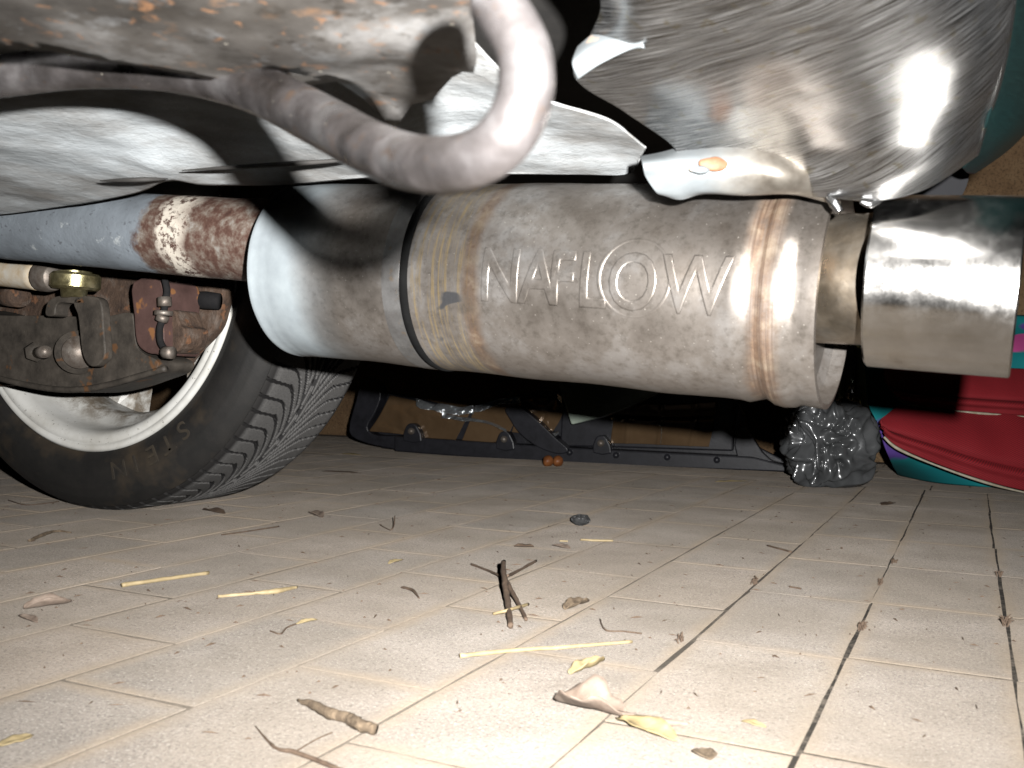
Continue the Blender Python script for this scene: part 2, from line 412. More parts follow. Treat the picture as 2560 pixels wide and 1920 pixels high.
# ---- white under-sealed pan, far edge traced in the photograph, at a height of about 0.35 m
PZ = .35
edge = [(-260, 560), (0, 536), (120, 521), (330, 484), (420, 450), (520, 460), (700, 460), (870, 448), (1080, 440), (1300, 434), (1480, 434), (1572, 428), (1598, 396)]
far = [G(px, py, PZ) for px, py in edge]
def pan_disp(u, v, p):
    a = noise.noise(p*9)*.006 + noise.noise(p*30)*.0016
    return Vector((0, 0, a*(1 if v < .98 else .3)+.012*max(0, v-.8)*0))
EXT = [.6]*8 + [.42, .215, .14, .075, .03]
rows = []
for k in range(7):
    f = k/6
    rows.append([Vector((q.x-(1-f)*FW.x*e, q.y-(1-f)*FW.y*e, PZ + .012*math.sin(f*math.pi)*min(1, e/.5))) for q, e in zip(far, EXT)])
surf('underbody_pan', rows, M_PAN, car, 150, 90, pan_disp, .0015)
# dark strips modelled for the thin shadow lines at the pan's overlaps
for a, b in (((250, 452), (420, 447)), ((455, 426), (905, 398))):
    q = [G(a[0]+(b[0]-a[0])*k/6, a[1]+(b[1]-a[1])*k/6, PZ-.006-.004*math.sin(k/6*3.14)) for k in range(7)]
    tube('pan_seam_shadow', q, [.0003, .0012, .0016, .0018, .0018, .0014, .0004], M_BLACKFLOOR, car, 8, 4)
# ---- rusty bracket plate, upper left
RZ = .318
pl = [(-200, 112), (0, 116), (130, 119), (300, 141), (440, 162), (560, 192), (660, 213), (725, 214), (790, 200), (840, 196), (880, 222), (985, 284), (1080, 220), (1186, 142), (1192, 118), (1184, 60), (1172, -10), (1150, -130), (-200, -130)]
holec = (696, 166)
bm = bmesh.new()
outer = [bm.verts.new(G(px, py, RZ)) for px, py in pl]
hole = [bm.verts.new(G(holec[0]+23*math.cos(a), holec[1]+13*math.sin(a), RZ)) for a in [2*math.pi*k/20 for k in range(20)]]
es = [bm.edges.new((outer[i], outer[(i+1) % len(outer)])) for i in range(len(outer))] + [bm.edges.new((hole[i], hole[(i+1) % 20])) for i in range(20)]
bmesh.ops.triangle_fill(bm, use_beauty=True, edges=es)
hcc = G(696, 166, RZ); hr = ((G(719, 166, RZ)-hcc).length, (G(696, 153, RZ)-hcc).length)
bmesh.ops.delete(bm, geom=[f for f in bm.faces if all(v in hole for v in f.verts)], context='FACES_ONLY')
for _ in range(6):
    le = [e for e in bm.edges if e.calc_length() > .012]
    if not le: break
    bmesh.ops.subdivide_edges(bm, edges=le, cuts=1); bmesh.ops.triangulate(bm, faces=[f for f in bm.faces if len(f.verts) > 3])
bm.verts.index_update(); q0 = G(985, 284, RZ); q1 = G(1190, 130, RZ); hc = G(holec[0], holec[1], RZ)
vs = []
for v in bm.verts:
    p = v.co.copy(); d = (p-hc).length
    p.z += noise.noise(p*14)*.006 + noise.noise(p*45)*.0012 - .0*d
    dl = min((p-q0).length, (p-(q0+q1)/2).length, (p-q1).length)
    p.z -= .008*max(0, 1-dl/.05)**2
    vs.append(p)
fs = [[v.index for v in f.verts] for f in bm.faces]; bm.free()
o = solid(part('bracket_plate', vs, fs, M_PLATE, car, True), .0025, 0)
# ---- towing hook: long bent bar
hk = [(-220, 215, .47), (0, 190, .462), (200, 168, .455), (420, 172, .447), (620, 215, .438), (790, 296, .418), (930, 372, .398), (1050, 410, .382), (1170, 402, .372), (1262, 345, .366), (1312, 240, .366), (1308, 130, .37), (1262, 40, .376), (1240, 8, .38)]
hz = [.468, .458, .446, .430, .404, .360, .315, .278, .252, .240, .235, .235, .237, .240]
hw = [50, 52, 53, 56, 61, 66, 69, 71, 72, 72, 72, 71, 70, 70]
tube('towing_hook', [P(h[0], h[1], z) for h, z in zip(hk, hz)], [w_/FPX*z for w_, z in zip(hw, hz)], M_HOOK, car, 28, 10)
# ---- chrome rear bumper seen from below
br = [[(1420, -120, .40), (1560, -110, .395), (1780, -110, .39), (2020, -110, .385), (2260, -110, .38), (2450, -110, .375), (2545, -110, .375)],
      [(1505, 12, .45), (1600, 30, .43), (1790, 30, .42), (2020, 20, .41), (2250, 10, .40), (2440, 0, .395), (2528, 0, .398)],
      [(1436, 178, .505), (1590, 160, .475), (1780, 150, .46), (2020, 140, .445), (2250, 130, .43), (2420, 120, .42), (2511, 120, .424)],
      [(1560, 275, .54), (1680, 275, .53), (1830, 275, .515), (2030, 265, .495), (2240, 255, .47), (2395, 240, .455), (2488, 225, .46)],
      [(1690, 372, .57), (1760, 370, .566), (1880, 375, .56), (2050, 375, .54), (2225, 360, .508), (2370, 330, .49), (2463, 300, .495)],
      [(1650, 440, .58), (1760, 446, .58), (1890, 452, .574), (2060, 462, .556), (2215, 450, .53), (2350, 410, .512), (2445, 360, .515)],
      [(1700, 482, .58), (1790, 480, .582), (1900, 482, .578), (2040, 492, .566), (2190, 503, .55), (2325, 462, .535), (2438, 384, .535)]]
def br_disp(u, v, p):
    return UP*(noise.noise(p*12)*.0035+noise.noise(p*40)*.0008) + FW*(noise.noise(p*8+Vector((5, 1, 2)))*.003)
BZ = [0, 0, 0, 0, .002, .014, .034]
bumper = surf('rear_bumper', [[P(q[0], q[1], q[2]+dz) for q, dz in zip(r, BZ)] for r in br], M_CHROME, car, 110, 80, br_disp, .002, True, .6)
# crease rim along the right edge, then the outer corner turning away behind it
tube('bumper_edge_bead', [P(q[-1][0], q[-1][1], q[-1][2]+.034) for q in br[1:]], [.0022]*6, M_CHROME, bumper, 8, 8)
M_TEAL = MT('teal_reflection_tint', .34, .35)  # reflection of the turquoise cloth, put into the corner's base colour
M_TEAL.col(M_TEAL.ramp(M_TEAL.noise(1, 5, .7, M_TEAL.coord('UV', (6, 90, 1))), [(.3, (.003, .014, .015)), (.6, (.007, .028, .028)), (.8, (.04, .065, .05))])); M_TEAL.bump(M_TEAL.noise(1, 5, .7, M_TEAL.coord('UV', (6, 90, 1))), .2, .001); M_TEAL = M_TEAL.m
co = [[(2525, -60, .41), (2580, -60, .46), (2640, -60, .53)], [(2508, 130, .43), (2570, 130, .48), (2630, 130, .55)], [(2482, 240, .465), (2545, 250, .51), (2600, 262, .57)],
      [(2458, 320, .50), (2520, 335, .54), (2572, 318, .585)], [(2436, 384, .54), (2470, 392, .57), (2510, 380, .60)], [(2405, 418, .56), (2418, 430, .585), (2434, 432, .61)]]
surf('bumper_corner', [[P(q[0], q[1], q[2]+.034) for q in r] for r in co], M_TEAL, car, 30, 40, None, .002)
# rolled lower lip with primer, torn tab, rust blister
lipm = MT('lip_primer', .5, 0)
_x = lipm.xyz('UV'); _f = lipm.math('ADD', _x[0], lipm.math('MULTIPLY', lipm.math('SUBTRACT', lipm.noise(18, 5, .7), .5), .5))
lipm.col(lipm.mix(lipm.ramp(_f, [(.42, 0), (.72, 1)]), lipm.ramp(lipm.noise(40, 4), [(.3, (.09, .1, .104)), (.7, (.14, .15, .154))]), lipm.ramp(lipm.noise(50, 4), [(.3, (.09, .075, .06)), (.7, (.24, .22, .19))])))
lipm.metal(lipm.ramp(_f, [(.42, 0), (.75, .85)])); lipm.bump(lipm.noise(60, 4), .3, .0015)
lp = [[(1600, 392, .578), (1660, 380, .58), (1720, 366, .579), (1830, 352, .574), (1950, 360, .566), (2085, 380, .562)],
      [(1606, 412, .562), (1660, 405, .562), (1740, 393, .563), (1840, 388, .561), (1950, 396, .558), (2090, 410, .566)],
      [(1614, 440, .566), (1670, 440, .564), (1750, 435, .563), (1850, 432, .56), (1960, 437, .553), (2094, 448, .57)],
      [(1640, 474, .572), (1690, 478, .572), (1760, 474, .571), (1860, 476, .568), (1970, 479, .562), (2098, 492, .574)],
      [(1660, 482, .58), (1702, 496, .579), (1762, 482, .58), (1860, 482, .577), (1975, 485, .571), (2102, 512, .578)]]
lip_o = surf('bumper_lip', [[P(*q) for q in r] for r in lp], lipm.m, bumper, 60, 30, lambda u, v, p: UP*(noise.noise(p*35)*.0014)+FW*(noise.noise(p*22)*.002), .002)
M_RUSTSPOT = noisy('rust_blister', (.11, .045, .02), (.2, .1, .05), 80, .7, 0, .6, .001)
def blob(name, c, rx, ry, rz, mat, parent, amp=.15, fr=80, sub=3, flat=False, ax=None):
    bm = bmesh.new(); bmesh.ops.create_icosphere(bm, subdivisions=sub, radius=1)
    ax = ax or (RT, UP, FW); vs = []
    for v in bm.verts:
        d = v.co; s = 1+noise.noise(Vector((d.x*rx, d.y*ry, d.z*rz))*fr+Vector(c)*7)*amp
        vs.append(Vector(c)+(ax[0]*(d.x*rx)+ax[1]*(d.y*ry)+ax[2]*(d.z*rz))*s)
    bm.verts.index_update(); fs = [[v.index for v in f.verts] for f in bm.faces]; bm.free()
    return part(name, vs, fs, mat, parent, not flat)
blob('rust_blister', P(1783, 410, .556), .0085, .004, .002, M_RUSTSPOT, bumper, .3, 150)
blob('primer_flap', P(1748, 424, .555), .006, .0022, .0018, M_PRIMER, bumper, .4, 200)
prism('torn_tab', [P(px, py, .585) for px, py in ((1650, 455), (1700, 450), (1735, 474), (1722, 486), (1700, 499), (1668, 488))], FW*.003, M_PRIMER, bumper, .001)
# upper left flange of the bumper (white) and torn metal under the middle
fl_r = [[(1445, 120, .505), (1500, 78, .50), (1575, 62, .495), (1600, 66, .49)], [(1432, 160, .498), (1490, 120, .492), (1570, 92, .485), (1605, 92, .48)], [(1444, 196, .505), (1500, 160, .495), (1575, 125, .485), (1610, 120, .478)]]
surf('bumper_flange', [[P(q[0], q[1], q[2]*.94) for q in r] for r in fl_r], M_PRIMER, bumper, 24, 16, None, .002)
tube('torn_edge', [P(2066, 492, .562), P(2084, 508, .56), P(2100, 530, .558)], [.0012, .003, .0022], M_CHROME, bumper, 10, 6)
tube('torn_edge', [P(2150, 504, .553), P(2176, 512, .552), P(2204, 500, .552)], [.001, .0022, .001], M_CHROME, bumper, 10, 6)
# black rubber stop between bumper corner and tip
prism('rubber_stop', [P(px, py, .70) for px, py in smooth_outline([(2270, 430), (2415, 395), (2424, 440), (2408, 486), (2380, 512), (2270, 512)], 4)], FW*.06, noisy('dark_rubber', (.002, .002, .003), (.004, .004, .005), 40, 1), car, .003)

# ---- exhaust muffler
def frame_obj(name, A, B, vs, fs, mat, parent):
    ez = (B-A).normalized(); ex = (Vector((0, 0, 1))-ez*ez.z).normalized(); ey = ez.cross(ex)
    me = bpy.data.meshes.new(name); me.from_pydata(vs, [], fs); me.materials.append(mat)
    for p in me.polygons: p.use_smooth = True
    o = bpy.data.objects.new(name, me); COL.objects.link(o)
    o.rotation_mode = 'QUATERNION'; o.rotation_quaternion = Matrix((ex, ey, ez)).transposed().to_quaternion()
    reg(o, A, parent); return o, (ex, ey, ez)
MA, MB = P(702, 672, .87), P(2035, 741, .655); MA, MB = MA+(MB-MA)*.058, MA+(MB-MA)*1.004; ML = (MB-MA).length; MR = .0755
prof = [(-.004, .030), (-.004, MR-.012), (.000, MR-.003), (.004, MR+.001), (.008, MR+.0012), (.010, MR), (.016, MR+.0008), (.019, MR)]
k = .019
while k < ML-.045:
    k += .006; prof.append((k, MR+.0004*math.sin(k*60)))
def push(t, r): prof.append((t*ML, r))
prof = [p for p in prof if p[0] < .89*ML]
push(.905, MR); push(.915, MR+.0008); push(.93, MR-.0012); push(.942, MR-.0026); push(.95, MR-.001); push(.958, MR+.0012); push(.97, MR+.002); push(.985, MR+.0012); push(.992, MR-.0005); push(1.0, MR-.001)
prof += [(ML+.004, MR-.0002), (ML+.013, MR+.0004), (ML+.0135, MR-.003), (ML+.004, MR-.004), (ML-.001, MR-.010), (ML, .02)]
vs, fs = revolve_geo(prof, 128)
vs = [v*1.0+Vector((v.x, v.y, 0)).normalized()*(noise.noise(v*16)*.0006+noise.noise(v*45)*.00025) for v in vs]
muffler, MF = frame_obj('muffler', MA, MB, vs, fs, muffler_mat(ML), car); sharp(muffler, 40)
muffler['label'] = 'stainless exhaust muffler with white painted front end and rust band'
M_GAP = noisy('black_sealant', (.003, .003, .003), (.006, .006, .006), 80, 1); M_GAP.node_tree.nodes['Principled BSDF'].inputs['Specular IOR Level'].default_value = .1
tb = .354*ML
vs, fs = revolve_geo([(tb-.0036, MR-.001), (tb-.0034, MR+.0010), (tb, MR+.0014), (tb+.0034, MR+.0010), (tb+.0036, MR-.001)], 128)
local_part('sealing_ring', vs, fs, M_GAP, muffler)
vs, fs = revolve_geo([(tb-.020, MR), (tb-.0195, MR+.0008), (tb-.004, MR+.0008), (tb-.004, MR)], 128)
M_BAND = dirty_metal('brushed_band', (.11, .1, .095), (.17, .165, .16), (.25, .245, .24), (.2, .15, .1), 40, .7, .35)
sharp(local_part('clamp_band', vs, fs, M_BAND, muffler))
# embossed lettering wrapped on the shell
def text_mesh(s, size, extrude, bevel, maxlen):
    cu = bpy.data.curves.new('t', 'FONT'); cu.body = s; cu.size = size; cu.extrude = extrude; cu.bevel_depth = bevel; cu.bevel_resolution = 1; cu.resolution_u = 4
    ob = bpy.data.objects.new('t', cu); COL.objects.link(ob); bpy.context.view_layer.update()
    me = bpy.data.meshes.new_from_object(ob.evaluated_get(bpy.context.evaluated_depsgraph_get()))
    bm = bmesh.new(); bm.from_mesh(me); bmesh.ops.triangulate(bm, faces=bm.faces)
    for _ in range(6):
        le = [e for e in bm.edges if e.calc_length() > maxlen]
        if not le: break
        bmesh.ops.subdivide_edges(bm, edges=le, cuts=1); bmesh.ops.triangulate(bm, faces=[f for f in bm.faces if len(f.verts) > 3])
    bm.verts.index_update(); vs = [v.co.copy() for v in bm.verts]; fs = [[v.index for v in f.verts] for f in bm.faces]; bm.free()
    bpy.data.objects.remove(ob); bpy.data.meshes.remove(me); return vs, fs
xs = [.505, .570, .628, .678, .725, .805]
for ch, t in zip('NAFLOW', xs):
    vs, fs = text_mesh(ch, .053, .0001, .0012, .006)
    x0 = min(v.x for v in vs); wdt = max(v.x for v in vs)-x0
    out = []
    for v in vs:
        a = t*ML + (v.x-x0)*.82; ph = (v.y-.0205)/MR; r = MR+.0005+max(v.z, -.0004)*.36
        out.append(Vector((r*math.sin(ph), r*math.cos(ph), a)))
    local_part('embossed_letter', out, fs, muffler.data.materials[0], muffler)
def ring_on_shell(t, R, w):
    vs = []; fs = []; n = 40
    for k in range(n):
        a = 2*math.pi*k/n
        for dr, dz in ((-w, -.0001), (0, .0010), (w, -.0001)):
            z = t*ML+(R+dr)*math.cos(a); ph = ((R+dr)*1.05*math.sin(a))/MR; r = MR+dz
            vs.append(Vector((r*math.sin(ph), r*math.cos(ph), z)))
    for k in range(n):
        for i in range(2):
            k2 = (k+1) % n; fs.append((k*3+i, k2*3+i, k2*3+i+1, k*3+i+1))
    return vs, fs
vs, fs = ring_on_shell(.7645, .025, .002); local_part('embossed_letter', vs, fs, muffler.data.materials[0], muffler)
# neck and polished tip
NA, NB = P(2050, 697, .652), P(2230, 700, .612)
vs, fs = revolve_geo([(0, .0435), ((NB-NA).length, .0425)], 96)
neck, _ = frame_obj('outlet_neck', NA, NB, vs, fs, M_NECK, car)
TA, TB = P(2186, 704, .596), P(2548, 720, .560); TL = (TB-TA).length
tr = .0530
vs, fs = revolve_geo([(.012, .03), (.002, tr-.008), (0, tr-.001), (.0012, tr), (TL-.001, tr), (TL, tr-.0008), (TL, tr-.0022), (.03, tr-.0024)], 128)
tip, _ = frame_obj('exhaust_tip', TA, TB, vs, fs, M_TIP, car); sharp(tip, 30); tip['label'] = 'polished steel exhaust tip'
# inlet pipe
IA, IB = P(-180, 545, 1.10), P(712, 607, .877)
vs, fs = revolve_geo([(-(IB-IA).length+.012*k if 0 else (IB-IA).length*(k/40-1), .0385+.0012*noise.noise(Vector((k*.3, 0, 0)))) for k in range(41)], 64)
pipe, _ = frame_obj('inlet_pipe', IB, IB+(IB-IA), vs, fs, pipe_mat(), car); pipe['label'] = 'grey painted inlet pipe flaking to rust'

# ---- wheel
WX, WYF, WZ, RF = -1.114, .960, .349, .2645; TW = .20
wheel = bpy.data.objects.new('wheel', None); COL.objects.link(wheel); reg(wheel, (WX, WYF, WZ), car)
wheel.rotation_euler = (-math.pi/2, 0, 0)          # local z = world +Y (outwards), local x = X, local y = -Z
wheel['label'] = 'white alloy wheel with worn black tyre'
def tyre_mat(name, tread):
    m = MT(name, .7); n = m.noise(30, 5, .7)
    c = m.ramp(n, [(.3, (.008, .0075, .007)), (.7, (.018, .016, .014))]) if not tread else m.ramp(m.noise(500, 4, .7), [(.3, (.07, .067, .064)), (.7, (.145, .14, .135))])
    d = m.ramp(m.noise(9, 4, .6), [(.52, 0), (.68, .55)])
    c = m.mix(d, c, (.085, .06, .035)) if not tread else c
    if tread:
        o = m.xyz('Object'); rr = m.math('SQRT', m.math('ADD', m.math('MULTIPLY', o[0], o[0]), m.math('MULTIPLY', o[1], o[1])))
        mr = m.n.new('ShaderNodeMapRange'); mr.inputs[1].default_value = .349-.0022; mr.inputs[2].default_value = .349-.0004; m.link(rr, mr.inputs[0])
        sh = m.n.new('ShaderNodeMapRange'); sh.inputs[1].default_value = .0; sh.inputs[2].default_value = .016; m.link(o[2], sh.inputs[0])
        c = m.mix(mr.outputs[0], (.012, .011, .011), c); c = m.mix(sh.outputs[0], (.022, .02, .018), c)
    m.col(c); m.bump(m.noise(400, 4), .25, .0008); return m.m
M_SIDE = tyre_mat('tyre_sidewall', False); M_TREAD = tyre_mat('tyre_tread', True)
RTY = WZ+.0005
sp = [(.030, RF-.012), (.006, RF-.008), (.000, RF-.001), (-.005, RF+.004), (-.008, RF+.012), (-.0095, RF+.014), (-.0095, RF+.0165), (-.0105, RF+.018), (-.013, RF+.03), (-.0128, RF+.045), (-.0118, RF+.048), (-.0118, RF+.0505), (-.0105, RF+.053), (-.008, RF+.062), (-.006, RF+.066), (-.005, RF+.067), (-.001, RF+.0735), (.006, RF+.0785)]
vs, fs = revolve_geo(sp, 160)
tyre = local_part('tyre', vs, fs, M_SIDE, wheel)
sp2 = [(TW-z, r) for z, r in reversed(sp)]
# tread: fine grid with cut grooves
NT, NY = 1100, 92; Y0, Y1 = .006, TW-.006
pitch = 2*math.pi*RTY/92
def gs(yy):                       # arc offset of a groove centre line at distance yy from the shoulder
    if yy < .04: return yy*.18
    x = (yy-.04); return .0072 + .18*x + 30*x*x
def gslope(yy): return .18 if yy < .04 else .18+60*(yy-.04)
vs = []; fs = []
for i in range(NT):
    a = 2*math.pi*i/NT; arc = a*RTY
    for j in range(NY+1):
        y = Y0+(Y1-Y0)*j/NY; yy = min(y-Y0, Y1-y)
        sh = max(0, .028-yy)/.028
        r = RTY - .0008*sh**2.2 - .0054*sh**3
        gr = 0
        d = ((arc-gs(yy)+pitch*50) % pitch)/pitch; d = min(d, 1-d)*pitch/math.sqrt(1+gslope(yy)**2)
        if yy < .082: gr = max(gr, 1-max(0, (d-.0014))/.0007)
        if yy > .045:
            p2 = pitch*2; d = ((arc-gs(yy)-pitch*.9+p2*50) % p2)/p2; d = min(d, 1-d)*p2/math.sqrt(1+gslope(yy)**2)
            gr = max(gr, 1-max(0, (d-.0016))/.0009)
        for cc in (.0885,): gr = max(gr, 1-max(0, abs(yy-cc)-.0014)/.0009)
        r -= .0065*max(0, min(1, gr))
        vs.append(Vector((r*math.cos(a), r*math.sin(a), y)))
n = NY+1
for i in range(NT):
    i2 = (i+1) % NT
    for j in range(NY): fs.append((i*n+j, i2*n+j, i2*n+j+1, i*n+j+1))
local_part('tread', vs, fs, M_TREAD, wheel, False)
vs, fs = revolve_geo(sp2, 96); local_part('tyre_outer_wall', vs, fs, M_SIDE, wheel)
# raised letters low on the inner sidewall, tops outwards
M_LET = noisy('dusty_rubber', (.017, .014, .011), (.045, .034, .021), 40, .85, 0, .4, .001)
ang0 = math.radians(51)
for kk, ch in enumerate('STEIN'):
    vs, fs = text_mesh(ch, .046, .0006, .0003, .008)
    x0 = (min(v.x for v in vs)+max(v.x for v in vs))/2; out = []
    a0 = ang0 + kk*math.radians(6.3)
    for v in vs:
        a = a0+(v.x-x0)*.9/(RF+.032); r = RF+.018+v.y*.75
        out.append(Vector((r*math.cos(a), r*math.sin(a), -.0128-.0006+(-v.z)*.8)))
    local_part('raised_letter', out, fs, M_LET, wheel)
# rim
def rim_mat():
    m = MT('white_rim_paint', .38); 
    c = m.ramp(m.noise(16, 5, .65), [(.3, (.56, .54, .49)), (.6, (.76, .75, .71)), (.8, (.82, .81, .78))])
    c = m.mix(m.ramp(m.noise(230, 4, .6), [(.66, 0), (.70, .85)]), c, (.12, .1, .08))
    z = m.xyz('Object')[2]
    c = m.mix(m.math('MULTIPLY', m.ramp(z, [(.03, 0), (.06, 1)]), m.ramp(m.noise(22, 6, .75), [(.42, 0), (.58, .85)])), c, (.17, .125, .08))
    m.col(c); m.bump(m.noise(200, 3), .1, .0006); return m.m
M_RIM = rim_mat()
rp = [(.004, RF-.006), (.001, RF+.0005), (-.004, RF+.001), (-.0065, RF-.003), (-.006, RF-.0085), (-.0045, RF-.0095), (-.0045, RF-.011), (-.0055, RF-.013), (-.004, RF-.020), (.002, RF-.0255), (.012, RF-.029), (.03, RF-.031), (.045, RF-.035), (.058, RF-.047), (.072, RF-.052), (.10, RF-.052), (.125, RF-.047), (.145, RF-.036), (.19, RF-.026), (.199, RF-.012), (.2, RF-.002)]
vs, fs = revolve_geo(rp, 160); rim = local_part('rim', vs, fs, M_RIM, wheel)
for kk in range(7):
    a = 2*math.pi*(kk+.32)/7; ca, sa = math.cos(a), math.sin(a)
    out = []
    for r, wd, z0, z1 in ((.055, .030, .150, .185), (.12, .026, .142, .178), (.18, .032, .132, .170), (RF-.044, .052, .118, .165)):
        for s, z in ((-1, z0+.012), (-.55, z0), (.55, z0), (1, z0+.012), (1, z1), (-1, z1)):
            x = r; y = s*wd; out.append(Vector((x*ca-y*sa, x*sa+y*ca, z)))
    f = []
    for i in range(3):
        for k in range(6): f.append((i*6+k, i*6+(k+1) % 6, i*6+6+(k+1) % 6, i*6+6+k))
    f += [tuple(range(5, -1, -1)), tuple(range(18, 24))]
    local_part('spoke', out, f, M_RIM, wheel, False)
vs, fs = revolve_geo([(.15, .001), (.15, .06), (.16, .07), (.19, .07), (.192, .001)], 48); local_part('hub', vs, fs, M_RIM, wheel)

# ---- suspension and brake in front of the wheel, planes parallel to the wheel
M_ARM = noisy('black_arm', (.028, .024, .02), (.065, .055, .045), 40, .6, .1, .5, .0015, specks=(50, .63, (.13, .065, .03)), c3=(.10, .085, .07))
M_RUST = noisy('rusty_iron', (.035, .022, .016), (.085, .052, .034), 45, .8, 0, .9, .003, specks=(70, .62, (.17, .08, .04)), c3=(.14, .11, .09))
M_CAL = noisy('brown_caliper', (.05, .027, .023), (.105, .058, .05), 30, .6, 0, .4, .001, specks=(60, .6, (.22, .1, .04)))
M_GOLD = dirty_metal('gold_zinc', (.2, .17, .08), (.42, .37, .2), (.6, .55, .35), (.2, .13, .05), 60, .9, .3, False)
M_ROD = noisy('tan_rod', (.42, .28, .12), (.55, .47, .36), 45, .5, .1, .4, .001, c3=(.6, .58, .52))
M_BOLT = noisy('bolt_steel', (.12, .09, .07), (.28, .25, .22), 90, .5, .6, .4, .0008)
K = 620/2212
def zp(x, y): return (x*K, 620+y*K)
def zpoly(pts, Y, n=4, sm=True):
    q = [zp(*p) for p in pts]
    if sm: q = smooth_outline(q, n)
    return [PY(a, b, Y) for a, b in q]
prism('brake_backing_plate', zpoly([(-300, 260), (800, 250), (1700, 280), (1985, 330), (1955, 570), (1890, 740), (1720, 920), (1570, 1080), (1250, 1160), (700, 1200), (-300, 1150)], .925, 3), (0, .02, 0), M_RUST, car, .003)
arm = prism('suspension_arm', zpoly([(-400, 560), (0, 600), (400, 602), (700, 612), (930, 612), (1150, 575), (1190, 650), (1215, 860), (1280, 940), (1380, 990), (1410, 1040), (1360, 1105), (1200, 1165), (1000, 1235), (760, 1285), (520, 1288), (260, 1250), (0, 1195), (-400, 1080)], .85, 4), (0, .06, 0), M_ARM, car, .006)
tube('arm_rim', [v for v in zpoly([(-350, 1060), (0, 1165), (260, 1225), (520, 1262), (760, 1258), (1000, 1212), (1220, 1150), (1480, 1075)], .846, 1, False)], .004, M_ARM, arm, 8, 6)
prism('brake_caliper', zpoly([(1185, 300), (1440, 300), (1450, 600), (1450, 930), (1380, 945), (1300, 930), (1215, 840), (1192, 600)], .835, 3), (0, .06, 0), M_CAL, car, .006)
prism('caliper_bracket', zpoly([(1480, 540), (1560, 560), (1600, 690), (1645, 715), (1630, 850), (1560, 930), (1450, 920), (1450, 560)], .85, 2), (0, .04, 0), M_RUST, car, .003)
hose = tube('brake_hose', zpoly([(1470, 280), (1490, 380), (1475, 470), (1462, 580), (1450, 640), (1425, 720), (1430, 830), (1470, 900), (1510, 930)], .82, 1, False), .0038, M_RUBBER, car, 12, 6)
for (a, b, r) in (((1466, 440), (1470, 520), .0078), ((1460, 560), (1458, 600), .0105), ((1456, 600), (1440, 650), .0072), ((1465, 930), (1540, 935), .0072)):
    tube('hose_fitting', [PY(*zp(*a), .818), PY(*zp(*b), .818)], r, M_BOLT, hose, 10, 2)
shk = prism('shackle_strap', zpoly([(690, 430), (860, 440), (905, 520), (918, 700), (935, 940), (905, 1010), (850, 1055), (785, 1040), (730, 930), (705, 700), (690, 590), (655, 500)], .80, 3), (0, .012, 0), M_ARM, car, .003)
prism('shackle_strap', zpoly([(405, 600), (415, 500), (460, 450), (540, 425), (700, 430), (720, 495), (600, 490), (520, 490), (490, 540), (480, 600)], .80, 3), (0, .02, 0), M_ARM, car, .003)
tube('bolt', [PY(*zp(300, 925), .852), PY(*zp(318, 930), .835)], .0125, M_ARM, arm, 6, 2)
tube('bolt', [PY(*zp(340, 935), .84), PY(*zp(405, 925), .80)], .0075, M_BOLT, arm, 12, 2)
tube('washer', [PY(*zp(690, 930), .85), PY(*zp(700, 930), .838)], .027, M_ARM, arm, 28, 2)
tube('washer', [PY(*zp(700, 930), .84), PY(*zp(712, 930), .826)], .020, M_BOLT, arm, 28, 2)
ga = PY(*zp(670, 225), .80); gb = PY(*zp(670, 372), .80)
vs, fs = revolve_geo([(0, .01), (0, .025), (.003, .028), ((ga-gb).length-.003, .028), ((ga-gb).length, .025), ((ga-gb).length, .01)], 48)
gold, _ = frame_obj('gold_bush', gb, gb+Vector((.05, 0, 1)), vs, fs, M_GOLD, car); sharp(gold)
vs, fs = revolve_geo([(0, .005), (0, .014), (.018, .016), (.022, .02), (.03, .02)], 32)
frame_obj('bush_neck', PY(*zp(660, 440), .80), PY(*zp(660, 300), .80), vs, fs, M_GOLD, car)
rod = tube('tie_rod', [PY(*zp(-300, 190), .80), PY(*zp(0, 215), .80), PY(*zp(380, 255), .80)], .0175, M_ROD, car, 24, 4)
tube('rod_end', [PY(*zp(370, 255), .80), PY(*zp(440, 262), .80), PY(*zp(490, 266), .80)], [.018, .0178, .015], M_BOLT, rod, 20, 4)
tube('bolt', [PY(*zp(-20, 425), .90), PY(*zp(180, 435), .86)], .014, M_RUST, arm, 16, 2)
tube('bump_stop', [PY(*zp(1690, 455), .91), PY(*zp(1830, 465), .90), PY(*zp(1960, 478), .905)], [.009, .011, .010], M_RUBBER, car, 24, 2)

# ================================================================== things at the back
BL, BR = G(1000, 1131), G(2002, 1180)
bd = (BR-BL).normalized(); bn = Vector((bd.y, -bd.x, 0)); lean = (bn + Vector((0, 0, -.05))).normalized()
def BP(px, py, off=0.0): return PN(px, py, BL+bn*off, lean)
M_BPL = noisy('black_plastic', (.012, .012, .015), (.024, .024, .03), 50, .42, 0, .25, .0008)
def tape_mat():
    m = MT('brown_tape', .1, .35)
    c = m.ramp(m.noise(8, 4, .6), [(.3, (.13, .08, .042)), (.7, (.21, .135, .075))]); m.col(c)
    m.b.inputs['Coat Weight'].default_value = .5; m.bump(m.noise(22, 2, .5), .12, .004); return m.m
M_TAPE = tape_mat()
bump0 = empty('loose_bumper', (BL+BR)/2, 'black plastic bumper lying inside out with brown parcel tape on it', 'bumper')
def bprism(name, pts, off, depth, mat=M_BPL, sm=3, bev=.003, parent=None):
    q = smooth_outline(pts, sm) if sm else pts
    return prism(name, [BP(a, b, off) for a, b in q], -bn*depth, mat, parent or bump0, bev)
